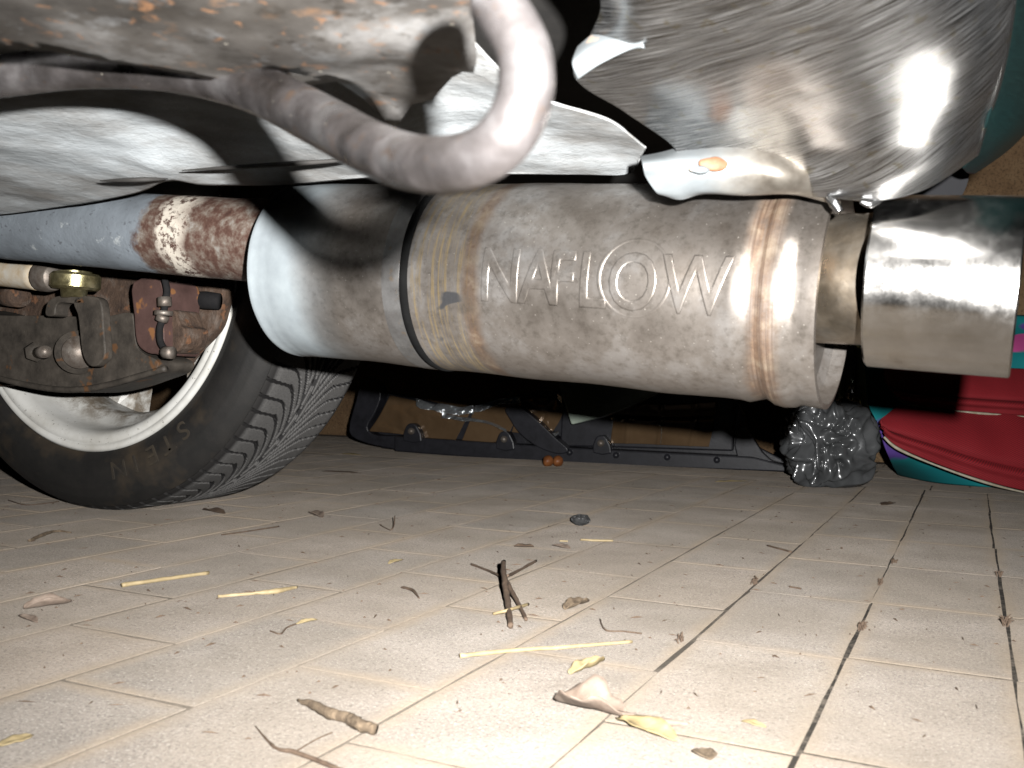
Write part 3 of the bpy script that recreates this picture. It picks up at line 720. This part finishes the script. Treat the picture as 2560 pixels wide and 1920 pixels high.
bprism('shell', [(905, 1060), (930, 985), (1000, 985), (1090, 1008), (1185, 1018), (1300, 985), (1400, 975), (1540, 985), (1800, 985), (1862, 1040), (1880, 1110), (1990, 1176), (1700, 1166), (1400, 1150), (1000, 1126), (950, 1110)], -.02, .02, M_BPL, 2)
bprism('left_corner', [(872, 1078), (890, 1000), (905, 945), (930, 950), (952, 985), (938, 1030), (918, 1068), (940, 1088), (1010, 1092), (1012, 1124), (960, 1118), (905, 1104)], .02, .05, M_BPL, 3)
bprism('bottom_flange', [(985, 1090), (1400, 1118), (1880, 1142), (2000, 1172), (2004, 1182), (1700, 1171), (1366, 1158), (1157, 1142), (985, 1128)], .03, .05, M_BPL, 0, .004)
bprism('lamp_pod', [(1262, 1022), (1290, 1015), (1330, 1040), (1385, 1092), (1420, 1125), (1395, 1135), (1345, 1118), (1300, 1085), (1275, 1050)], .045, .05, M_BPL, 4, .008)
bprism('centre_box', [(1406, 1000), (1534, 1000), (1534, 1118), (1400, 1116)], .01, .03, M_BPL, 0, .004)
bprism('right_box', [(1530, 985), (1838, 985), (1832, 1128), (1526, 1118)], .0, .03, M_BPL, 0, .004)
bprism('end_fin', [(1846, 1060), (1880, 1090), (1905, 1130), (1945, 1160), (2000, 1168), (2000, 1180), (1850, 1170)], .02, .02, M_BPL, 2, .002)
for x, y in ((1028, 1078), (1260, 1098), (1502, 1108)):
    b_ = bprism('screw_boss', [(x-20, y+24), (x-14, y-12), (x, y-20), (x+14, y-12), (x+26, y+26)], .035, .03, M_BPL, 2, .003)
    tube('screw', [BP(x, y, .034), BP(x, y, .042)], .009, M_BOLT, b_, 10, 2)
for x, y in ((1424, 1131), (1540, 1138), (1668, 1143), (1792, 1150)):
    tube('screw', [BP(x, y, .028), BP(x, y, .036)], .008, M_BPL, bump0, 10, 2)
def tape(rows, seed, ridge=None):
    r = [[BP(a, b, .012) for a, b in row] for row in rows]
    def dsp(u, v, p):
        q = p*13+Vector((seed, 0, 0)); d = noise.noise(q)*.0016+max(0, noise.noise(p*6+Vector((seed, 2, 0)))-.12)*abs(noise.noise(p*40))*.018
        if ridge: d += sum(.006*math.exp(-((u-a)/.014)**2) for a in ridge) - .006*math.exp(-((v-.3)/.05)**2)
        return lean*d
    return surf('tape_strip', r, M_TAPE, bump0, 50, 30, dsp, .0006)
tape([[(975, 988), (1055, 1006), (1110, 1022), (1182, 1020)], [(948, 1040), (1040, 1048), (1110, 1055), (1160, 1060)], [(922, 1078), (1010, 1086), (1070, 1102), (1132, 1112)]], 1)
tape([[(1186, 1020), (1230, 1005), (1270, 998), (1298, 990)], [(1172, 1060), (1210, 1055), (1250, 1050), (1290, 1045)], [(1154, 1104), (1190, 1106), (1225, 1106), (1262, 1102)]], 2)
tape([[(1300, 990), (1340, 993), (1375, 995), (1408, 1000)], [(1292, 1040), (1335, 1042), (1370, 1045), (1405, 1040)], [(1280, 1080), (1320, 1085), (1355, 1092), (1378, 1085)]], 3)
tape([[(1540, 1004), (1620, 1010), (1700, 1010), (1792, 1004)], [(1532, 1060), (1615, 1062), (1700, 1064), (1784, 1062)], [(1526, 1108), (1610, 1110), (1690, 1114), (1772, 1117)]], 5, (.18, .48, .8))
M_FILM = MT('clear_film', .14, .85); M_FILM.col((.75, .78, .8)); M_FILM.bump(M_FILM.noise(60, 3, .6, None, 1.5), .6, .006); M_FILM = M_FILM.m
for pts, wd, sd in (([(1040, 1004), (1085, 1018), (1130, 1026), (1186, 1026)], 9, 1), ([(1188, 1022), (1225, 1014), (1260, 1004), (1302, 996)], 7, 2), ([(1105, 1036), (1150, 1046), (1200, 1052), (1268, 1076)], 5, 3), ([(1366, 1082), (1385, 1090), (1398, 1083)], 5, 4), ([(1396, 990), (1404, 1002), (1408, 1016)], 7, 5), ([(1528, 1048), (1542, 1052), (1560, 1050)], 4, 6), ([(1618, 1058), (1652, 1064), (1652, 1108)], 3, 7)):
    surf('film_scrap', [[BP(a, b+k*wd, .03+.006*k) for a, b in pts] for k in (-1, 0, 1)], M_FILM, bump0, 40, 12, lambda u, v, p: lean*(abs(noise.noise(p*38+Vector((sd, 0, 0))))*.016) + Vector((0, 0, noise.noise(p*25)*.008)), .0004)
# grey-green wedge on top
M_WEDGE = noisy('grey_green_plastic', (.4, .47, .4), (.52, .6, .5), 30, .2, .2, .05, .001)
wq = [PN(a, b, BL+bn*.12, (bn+Vector((0, 0, -.015))).normalized()) for a, b in ((1396, 955), (1404, 990), (1428, 1062), (1500, 1044), (1560, 1022), (1640, 986), (1690, 955))]
o = prism('plastic_wedge', wq, -bn*.05, M_WEDGE, None, .004); tag(o, 'grey green triangular plastic offcut lying on the black bumper', 'plastic offcut')
# crumpled grey bag
def bag_mat():
    m = MT('grey_plastic_film', .24, .2); c = m.ramp(m.noise(16, 4, .6), [(.3, (.05, .052, .053)), (.7, (.13, .134, .138))]); m.col(c)
    m.b.inputs['Coat Weight'].default_value = .6; m.b.inputs['Coat Roughness'].default_value = .08
    rn = m.n.new('ShaderNodeTexNoise'); rn.noise_type = 'RIDGED_MULTIFRACTAL'; rn.inputs['Scale'].default_value = 26; rn.inputs['Detail'].default_value = 2; rn.inputs['Distortion'].default_value = .8; m.link(m.geo.outputs['Position'], rn.inputs['Vector']); m.bump(rn.outputs[0], .02, .006); return m.m
bc = G(2092, 1224); bz = .089
bm = bmesh.new(); bmesh.ops.create_icosphere(bm, subdivisions=6, radius=1)
vs = []
for v in bm.verts:
    d = v.co.normalized(); p = d*(abs(d.x)**3+abs(d.y)**3+abs(d.z)**3)**(-1/3)
    rdg = 0; w_ = d + Vector((noise.noise(d*2.1), noise.noise(d*2.1+Vector((7, 0, 0))), noise.noise(d*2.1+Vector((0, 9, 0)))))*.5
    for fr, am in ((1.15, .32), (2.2, .28)):
        rdg += am*(.42-2.0*abs(noise.noise(Vector((w_.x, w_.y, w_.z*.75))*fr+Vector((3.1, 1.7, .4)))))
    s = .92+rdg
    q = Vector((p.x*.077*s*(1-.12*p.z), p.y*.06*s, p.z*bz*(s if p.z > 0 else min(s, 1.02))))
    vs.append(bc + RT*(q.x*1.08) + FW*(q.y+.05) + Vector((0, 0, max(.0008, bz+q.z))))
bm.verts.index_update(); fs = [[v.index for v in f.verts] for f in bm.faces]; bm.free()
o = part('plastic_bag', vs, fs, bag_mat(), None, True); tag(o, 'crumpled dark grey shiny plastic bag standing on the paving', 'bag')
# turquoise patterned fabric and red panels
def fabric_mat():
    m = MT('turquoise_fabric', .85)
    c = m.ramp(m.noise(9, 2, .4), [(.3, (.0, .19, .21)), (.6, (.005, .27, .28))])
    c = m.mix(m.ramp(m.noise(7.5, 2, .4, m.coord('pos', (1, 1, 2.2))), [(.58, 0), (.62, 1)]), c, (.12, .06, .32))
    c = m.mix(m.ramp(m.noise(7, 1, .4, m.coord('pos', (1.4, 1, 3))), [(.64, 0), (.66, 1)]), c, (.65, .09, .33))
    m.col(c); m.bump(m.noise(500, 3), .3, .0008); return m.m
def red_mat():
    m = MT('red_weave', .8); uv = m.coord('UV', (40, 17, 1))
    ck = m.n.new('ShaderNodeTexWave'); ck.inputs['Scale'].default_value = 1.4; ck.bands_direction = 'DIAGONAL'; m.link(uv, ck.inputs[0])
    c = m.mix(m.ramp(ck.outputs[1], [(.3, 0), (.7, 1)]), (.16, .005, .010), (.34, .012, .02)); m.col(c); m.bump(ck.outputs[1], .4, .0015); return m.m
M_FAB = fabric_mat(); M_RED = red_mat(); M_BOARD = noisy('board_edge', (.35, .3, .2), (.6, .55, .45), 60, .8)
fz = 1.93
fr = [[(2150, 790), (2250, 780), (2400, 780), (2560, 790), (2800, 790)], [(2158, 900), (2260, 900), (2400, 900), (2560, 900), (2800, 900)], [(2172, 1005), (2270, 1010), (2400, 1010), (2560, 1010), (2800, 1010)],
      [(2196, 1060), (2300, 1070), (2400, 1070), (2560, 1080), (2800, 1090)], [(2222, 1140), (2300, 1140), (2400, 1140), (2560, 1150), (2800, 1160)]]
rows = [[P(a, b, fz+.10*(i == 0)+(.02 if j % 2 else 0)) for j, (a, b) in enumerate(r)] for i, r in enumerate(fr)]
rows.append([G(2245, 1186, .003), G(2330, 1204, .003), G(2430, 1214, .003), G(2560, 1224, .003), G(2790, 1240, .003)])
o = surf('fabric_bag', rows, M_FAB, None, 80, 60, lambda u, v, p: FW*(noise.noise(p*11)*.012+noise.noise(p*30)*.004)*(1-v**4), .004)
tag(o, 'turquoise fabric with pink and purple blotches behind the red panels', 'fabric')
def red_panel(top, mid, low, z0, z1, label, seed):
    n = len(top); rows = []
    for k in range(7):
        f = k/6
        r = []
        for i in range(n):
            if f < .5: a = (top[i][0]+(mid[i][0]-top[i][0])*f*2, top[i][1]+(mid[i][1]-top[i][1])*f*2)
            else: a = (mid[i][0]+(low[i][0]-mid[i][0])*(f*2-1), mid[i][1]+(low[i][1]-mid[i][1])*(f*2-1))
            zz = z0+(z1-z0)*f - .022*math.sin(math.pi*f)
            r.append(P(a[0], a[1], zz))
        rows.append(r)
    e = empty('red_panel', rows[-1][n//2], label, 'trim panel', 'red fabric panels on the turquoise fabric')
    surf('cover', rows, M_RED, e, 70, 40, lambda u, v, p: -FW*(.010*math.exp(-((v-.80)/.05)**2)) + FW*(.006*math.exp(-((v-.70)/.05)**2)+noise.noise(p*16)*.004), .006)
    tube('board_edge', [q+Vector((0, 0, -.0035))+FW*.004 for q in rows[-1]], [.0022, .003, .0018, .0028, .0016, .0024][:n], M_BOARD, e, 8, 8)
    return e
red_panel([(2240, 1020), (2262, 1015), (2340, 1018), (2450, 1028), (2570, 1040), (2760, 1060)], [(2200, 1050), (2225, 1058), (2330, 1080), (2450, 1112), (2570, 1135), (2760, 1165)],
          [(2212, 1088), (2248, 1118), (2340, 1158), (2460, 1200), (2570, 1228), (2760, 1262)], 1.86, 1.80, 'lower red woven fabric panel with torn pale board edge', 1)
red_panel([(2208, 925), (2250, 915), (2340, 915), (2450, 920), (2570, 925), (2760, 935)], [(2216, 955), (2240, 965), (2330, 970), (2450, 978), (2570, 985), (2760, 995)],
          [(2236, 985), (2280, 1008), (2350, 1020), (2450, 1029), (2570, 1038), (2760, 1050)], 1.90, 1.85, 'upper red woven fabric panel under the polished exhaust tip', 2)
# glass jar beside the bag
m = MT('jar_glass', .04); m.b.inputs['Transmission Weight'].default_value = 1; m.b.inputs['Base Color'].default_value = (.75, .85, .7, 1); M_GLASS = m.m
jb = P(2132, 1000, 2.05); jb.z = .0; ht = (P(2132, 850, 2.05).z)
vs, fs = revolve_geo([(.002, .001), (0, .03), (.004, .038), (ht-.05, .038), (ht-.03, .026), (ht, .026), (ht, .023), (ht-.03, .023), (ht-.052, .034), (.008, .034), (.006, .001)], 40)
jar, _ = frame_obj('glass_jar', jb, jb+Vector((0.0001, 0, 1)), vs, fs, M_GLASS, None); tag(jar, 'tall clear glass jar standing behind the crumpled grey bag', 'jar')

# ================================================================== litter on the paving
M_STRAW = noisy('straw', (.3, .225, .115), (.47, .37, .215), 90, .6, 0, .3, .0004)
M_TWIG = noisy('twig_bark', (.07, .045, .03), (.16, .11, .075), 120, .8, 0, .6, .0006)
M_BARK = noisy('bark', (.09, .062, .04), (.27, .2, .13), 160, .9, 0, 1, .002)
M_LEAF = noisy('dry_leaf', (.16, .115, .085), (.32, .25, .2), 60, .7, 0, .6, .001)
M_LEAFY = noisy('yellow_leaf', (.3, .225, .11), (.48, .38, .21), 80, .7, 0, .6, .001)
M_STONE = noisy('dark_lump', (.015, .015, .015), (.07, .07, .07), 250, .8, 0, 1, .002, specks=(400, .62, (.35, .35, .35)))
M_NUT = noisy('brown_nut', (.16, .05, .015), (.3, .11, .035), 60, .5)
def stem(name, pts, r, mat, label, cat, group=None, lift=0, parent=None, jag=.0006):
    q = []
    rr = r if isinstance(r, list) else [r]*len(pts)
    for i, p in enumerate(pts):
        h = p[2] if len(p) > 2 else 0
        v = G(p[0], p[1], rr[i]*.9+h); v += Vector((random.uniform(-jag, jag), random.uniform(-jag, jag), 0)); q.append(v)
    vs, fs = tube_geo(q, rr, 8, 7)
    mid = max(rr)
    vs = [v+Vector((noise.noise(v*260), noise.noise(v*260+Vector((9, 0, 0))), noise.noise(v*260+Vector((0, 9, 0)))*.6))*(mid*.45) for v in vs]
    o = part(name, vs, fs, mat, parent)
    if label: tag(o, label, cat, group)
    return o
def leaf(name, p0, p1, width, mat, label, cat, curl=.5, group=None, jag=.25, h=.001, parent=None):
    a = G(p0[0], p0[1], h); b = G(p1[0], p1[1], h); d = b-a; L = d.length; d.normalize(); s = Vector((-d.y, d.x, 0))
    nu, nv = 18, 10; vs = []; fs = []; sd = random.uniform(0, 50)
    for i in range(nu+1):
        u = i/nu; wd = width*math.sin(math.pi*min(.97, .04+u*.93))**.7
        for j in range(nv+1):
            v = (j/nv-.5)*2; ww = wd*(1+jag*noise.noise(Vector((u*7, sd, v*1.5))))
            p = a+d*(u*L)+s*(v*ww); p.z = h+abs(v)**1.6*ww*curl*(1+.6*noise.noise(Vector((u*4, sd+3, v))))+max(0, noise.noise(p*80))*.002
            vs.append(p)
    for i in range(nu):
        for j in range(nv): fs.append((i*(nv+1)+j, (i+1)*(nv+1)+j, (i+1)*(nv+1)+j+1, i*(nv+1)+j+1))
    o = part(name, vs, fs, mat, parent); solid(o, .0005, 0)
    if label: tag(o, label, cat, group)
    return o
stem('straw', [(1150, 1640), (1290, 1625), (1420, 1617), (1580, 1604)], [.0017, .0016, .0014, .0012], M_STRAW, 'long pale yellow straw beside a grey brown dead leaf', 'straw')
stem('straw', [(305, 1463), (410, 1448), (522, 1432)], [.0022, .002, .0016], M_STRAW, 'golden straw below the tyre with a kinked frayed end', 'straw')
o = stem('straw', [(545, 1491), (640, 1483), (690, 1478), (742, 1468)], [.0013, .0016, .0026, .0012], M_STRAW, 'straw with a swollen joint and dark tip', 'straw')
stem('straw', [(1450, 1349), (1492, 1351), (1533, 1352)], [.0012, .0016, .0012], M_STRAW, 'short straw splinter near the black lump', 'straw')
stem('straw', [(1400, 1352), (1420, 1353)], .001, M_STRAW, 'tiny straw chip next to the straw splinter', 'straw')
o = stem('forked_twig', [(1258, 1405, .018), (1262, 1450, .012), (1268, 1500, .004), (1278, 1566)], [.0022, .0029, .0028, .0022], M_TWIG, 'short forked twig standing on the pale paving', 'twig')
stem('fork', [(1264, 1450, .010), (1290, 1500, .003), (1315, 1550)], [.0020, .0019, .0013], M_TWIG, None, None, parent=o)
stem('side_shoot', [(1178, 1411), (1215, 1425), (1252, 1440, .004)], .0013, M_TWIG, None, None, parent=o)
stem('side_shoot', [(1268, 1440, .004), (1292, 1430), (1340, 1402)], .0015, M_TWIG, None, None, parent=o)
stem('straw', [(1232, 1534), (1275, 1524, .004), (1318, 1511)], .0014, M_STRAW, 'short straw lying across the forked twig', 'straw')
o = stem('bark_piece', [(745, 1752), (780, 1762), (830, 1785), (870, 1795), (905, 1815), (938, 1824)], [.0010, .0027, .0034, .0033, .0036, .0030], M_BARK, 'brown pointed stick of bark lying on the paving', 'bark')
stem('thin_twig', [(640, 1815), (690, 1868), (735, 1880), (800, 1905), (900, 1945)], [.0004, .0009, .0013, .0012, .0012], M_TWIG, 'long thin dark twig below the pointed bark stick', 'twig')
stem('thin_twig', [(735, 1880), (790, 1850), (830, 1830)], .0005, M_TWIG, 'hair thin twig crossing the long dark twig', 'twig')
leaf('dead_leaf', (1390, 1752), (1560, 1790), .017, M_LEAF, 'curled grey brown dead leaf with ragged edge', 'leaf', .75)
stem('leaf_stalk', [(1540, 1782), (1600, 1795), (1650, 1805), (1722, 1810)], [.0016, .0022, .0026, .001], M_LEAF, 'brown leaf stalk next to the curled dead leaf', 'leaf stalk')
leaf('yellow_leaf', (1545, 1795), (1690, 1852), .009, M_LEAFY, 'pale yellow dry leaf blade beside the brown leaf stalk', 'leaf', .4)
leaf('seed_husk', (1425, 1685), (1508, 1655), .0065, M_LEAFY, 'papery tan seed husk below the long straw', 'husk', .9)
leaf('seed_pod', (1412, 1524), (1470, 1504), .0065, M_BARK, 'brown pointed seed pod on a paving joint', 'seed pod', .9)
stem('thin_twig', [(1500, 1548), (1512, 1575), (1560, 1578), (1605, 1584)], .0007, M_TWIG, 'thin bent twig near the long straw tip', 'twig')
leaf('dead_leaf', (60, 1522), (178, 1506), .009, M_LEAF, 'brown crumpled leaf on the paving left of the golden straw', 'leaf', .8)
leaf('dead_leaf', (48, 1540), (92, 1556), .004, M_LEAF, 'small brown leaf scrap under the crumpled leaf', 'leaf', .7)
o = stem('dry_stalk', [(72, 1352), (110, 1336), (140, 1328), (178, 1331)], [.0016, .0022, .0016, .0008], M_BARK, 'dry brown stalk with bits lying near the tyre', 'stalk')
leaf('dead_leaf', (805, 1178), (896, 1182), .010, M_TWIG, 'flat dark brown leaf on the paving behind the tyre', 'leaf', .1)
leaf('dead_leaf', (508, 1274), (562, 1285), .008, M_TWIG, 'small dark leaf beside the tyre contact patch', 'leaf', .5)
leaf('dead_leaf', (775, 1282), (806, 1294), .008, M_LEAF, 'small brown leaf crumb on a sandy joint', 'leaf', .6)
leaf('dead_leaf', (855, 1134), (900, 1138), .010, M_LEAFY, 'small orange leaf near the end of the black bumper', 'leaf', .2)
stem('thin_twig', [(20, 1250), (60, 1262), (100, 1260), (145, 1254)], .0009, M_TWIG, 'thin reddish twig beside the tyre edge', 'twig')
stem('thin_twig', [(555, 1337), (620, 1328), (698, 1316)], .0009, M_TWIG, 'straight thin twig along a sandy joint', 'twig')
stem('thin_twig', [(950, 1312), (976, 1325), (984, 1310, .006), (988, 1290, .014)], .0008, M_TWIG, 'tiny upturned red brown twig', 'twig')
leaf('dead_leaf', (1285, 1366), (1335, 1367), .006, M_TWIG, 'dark leaf flake between forked twig and black lump', 'leaf', .4)
leaf('dead_leaf', (1382, 1363), (1425, 1372), .006, M_LEAF, 'grey brown leaf flake by the straw splinter', 'leaf', .4)
leaf('dead_leaf', (972, 1409), (1005, 1400), .004, M_LEAFY, 'tan leaf crumb with thin stalk', 'leaf', .5)
stem('thin_twig', [(1005, 1468), (1030, 1475), (1048, 1495)], [.0009, .0016, .0006], M_TWIG, 'short curved dark rootlet', 'twig')
stem('thin_twig', [(676, 1578), (702, 1585), (715, 1570), (745, 1558)], .0007, M_TWIG, 'wispy dark stalk with a pale tip', 'twig')
leaf('dead_leaf', (742, 1560), (792, 1549), .0032, M_LEAFY, 'narrow tan leaf tip on the wispy stalk', 'leaf', .5)
leaf('dead_leaf', (1748, 1872), (1776, 1900), .006, M_BARK, 'small dark tan leaf scrap on a pale paver', 'leaf', .3)
leaf('dead_leaf', (1855, 1802), (1915, 1818), .003, M_LEAFY, 'thin yellow leaf sliver on a pale paver', 'leaf', .3)
leaf('yellow_leaf', (0, 1868), (82, 1838), .005, M_LEAFY, 'yellow leaf strip at the near paving', 'leaf', .3)
leaf('dead_leaf', (2205, 1264), (2235, 1258), .008, M_TWIG, 'dark brown leaf in front of the grey bag', 'leaf', .4)
stem('thin_twig', [(1920, 1364), (1978, 1380)], .0012, M_TWIG, 'thin brown twig beside an open paving joint', 'twig')
stem('thin_twig', [(1972, 1466), (2004, 1472)], .0009, M_TWIG, 'tiny brown twig in the middle of a paver', 'twig')
leaf('dead_leaf', (1790, 1205), (1870, 1203), .006, M_LEAFY, 'orange dry leaf on the paving beside the grey bag', 'leaf', .3)
c = G(1452, 1314); o = blob('dark_lump', c+Vector((0, 0, .008)), .0125, .0078, .010, M_STONE, None, .35, 150, 3, True, (RT, Vector((0, 0, 1)), FW)); tag(o, 'small black gritty lump on the paving', 'stone')
for px, lab in ((1370, 'brown nut shell by the black bumper, chipped half'), (1395, 'round brown nut shell by the black bumper')):
    c = G(px, 1166); o = blob('nut_shell', c+Vector((0, 0, .013)), .0125, .013, .0125, M_NUT, None, .3, 60, 3, False, (RT, Vector((0, 0, 1)), FW)); tag(o, lab, 'nut')
# tufts of roots in the open joints
def tuft(px, py, n, label, hgt=.012):
    vs = []; fs = []; c = G(px, py)
    for k in range(n):
        a = random.uniform(0, 6.28); l = random.uniform(.2, .55)*hgt; p0 = c+Vector((random.gauss(0, .0012), random.gauss(0, .005), -.002))
        p2 = p0+Vector((math.cos(a)*l*.8, math.sin(a)*l*.8, random.uniform(.3, 1)*l+.003)); pm = (p0+p2)/2+Vector((0, 0, .003))
        v, f = tube_geo([p0, pm, p2], [.0007, .0006, .0002], 5, 3); b = len(vs); vs += v; fs += [tuple(b+i for i in q) for q in f]
    o = part('dry_tuft', vs, fs, M_TWIG, None); tag(o, label, 'dry weed')
tuft(1885, 1460, 16, 'dry weed tuft at the crossing of two joints beside a twig')
tuft(2200, 1462, 14, 'small dry weed tuft in the open joint below the bag')
tuft(2235, 1408, 10, 'tiny weed sprout higher in the open joint below the bag', .008)
tuft(2155, 1572, 16, 'dry weed with splayed roots in the long open joint', .014)
tuft(2512, 1560, 18, 'dry weed tuft in the joint leading to the red panels', .014)
tuft(2500, 1440, 10, 'sparse weed in the joint leading to the red panels', .010)
tuft(1705, 1600, 10, 'reddish dry weed near the seed pod joint', .010)
# crumbs nobody could count
vs = []; fs = []
for k in range(650):
    z = .5+1.5*random.random()**.8; px = random.uniform(-50, 2600); d = Vector((0, 0, 0))
    p = CAM+FW*z+RT*((px-1280)/FPX*z); p.z = .0006
    if p.y > 1.95: continue
    a = random.uniform(0, 6.28); l = random.choice((.001, .0015, .002, .004, .006))*random.uniform(.6, 1.3); wd = random.uniform(.0004, .0009)
    u_ = Vector((math.cos(a), math.sin(a), 0)); s_ = Vector((-u_.y, u_.x, 0)); b = len(vs); h = Vector((0, 0, random.uniform(.0006, .0016)))
    vs += [p-u_*l, p+s_*wd, p+u_*l, p-s_*wd, p+h]; fs += [(b, b+1, b+4), (b+1, b+2, b+4), (b+2, b+3, b+4), (b+3, b, b+4)]
o = part('plant_crumbs', vs, fs, M_TWIG, None, False); tag(o, 'tiny dark plant crumbs scattered over the paving', 'debris', kind='stuff')
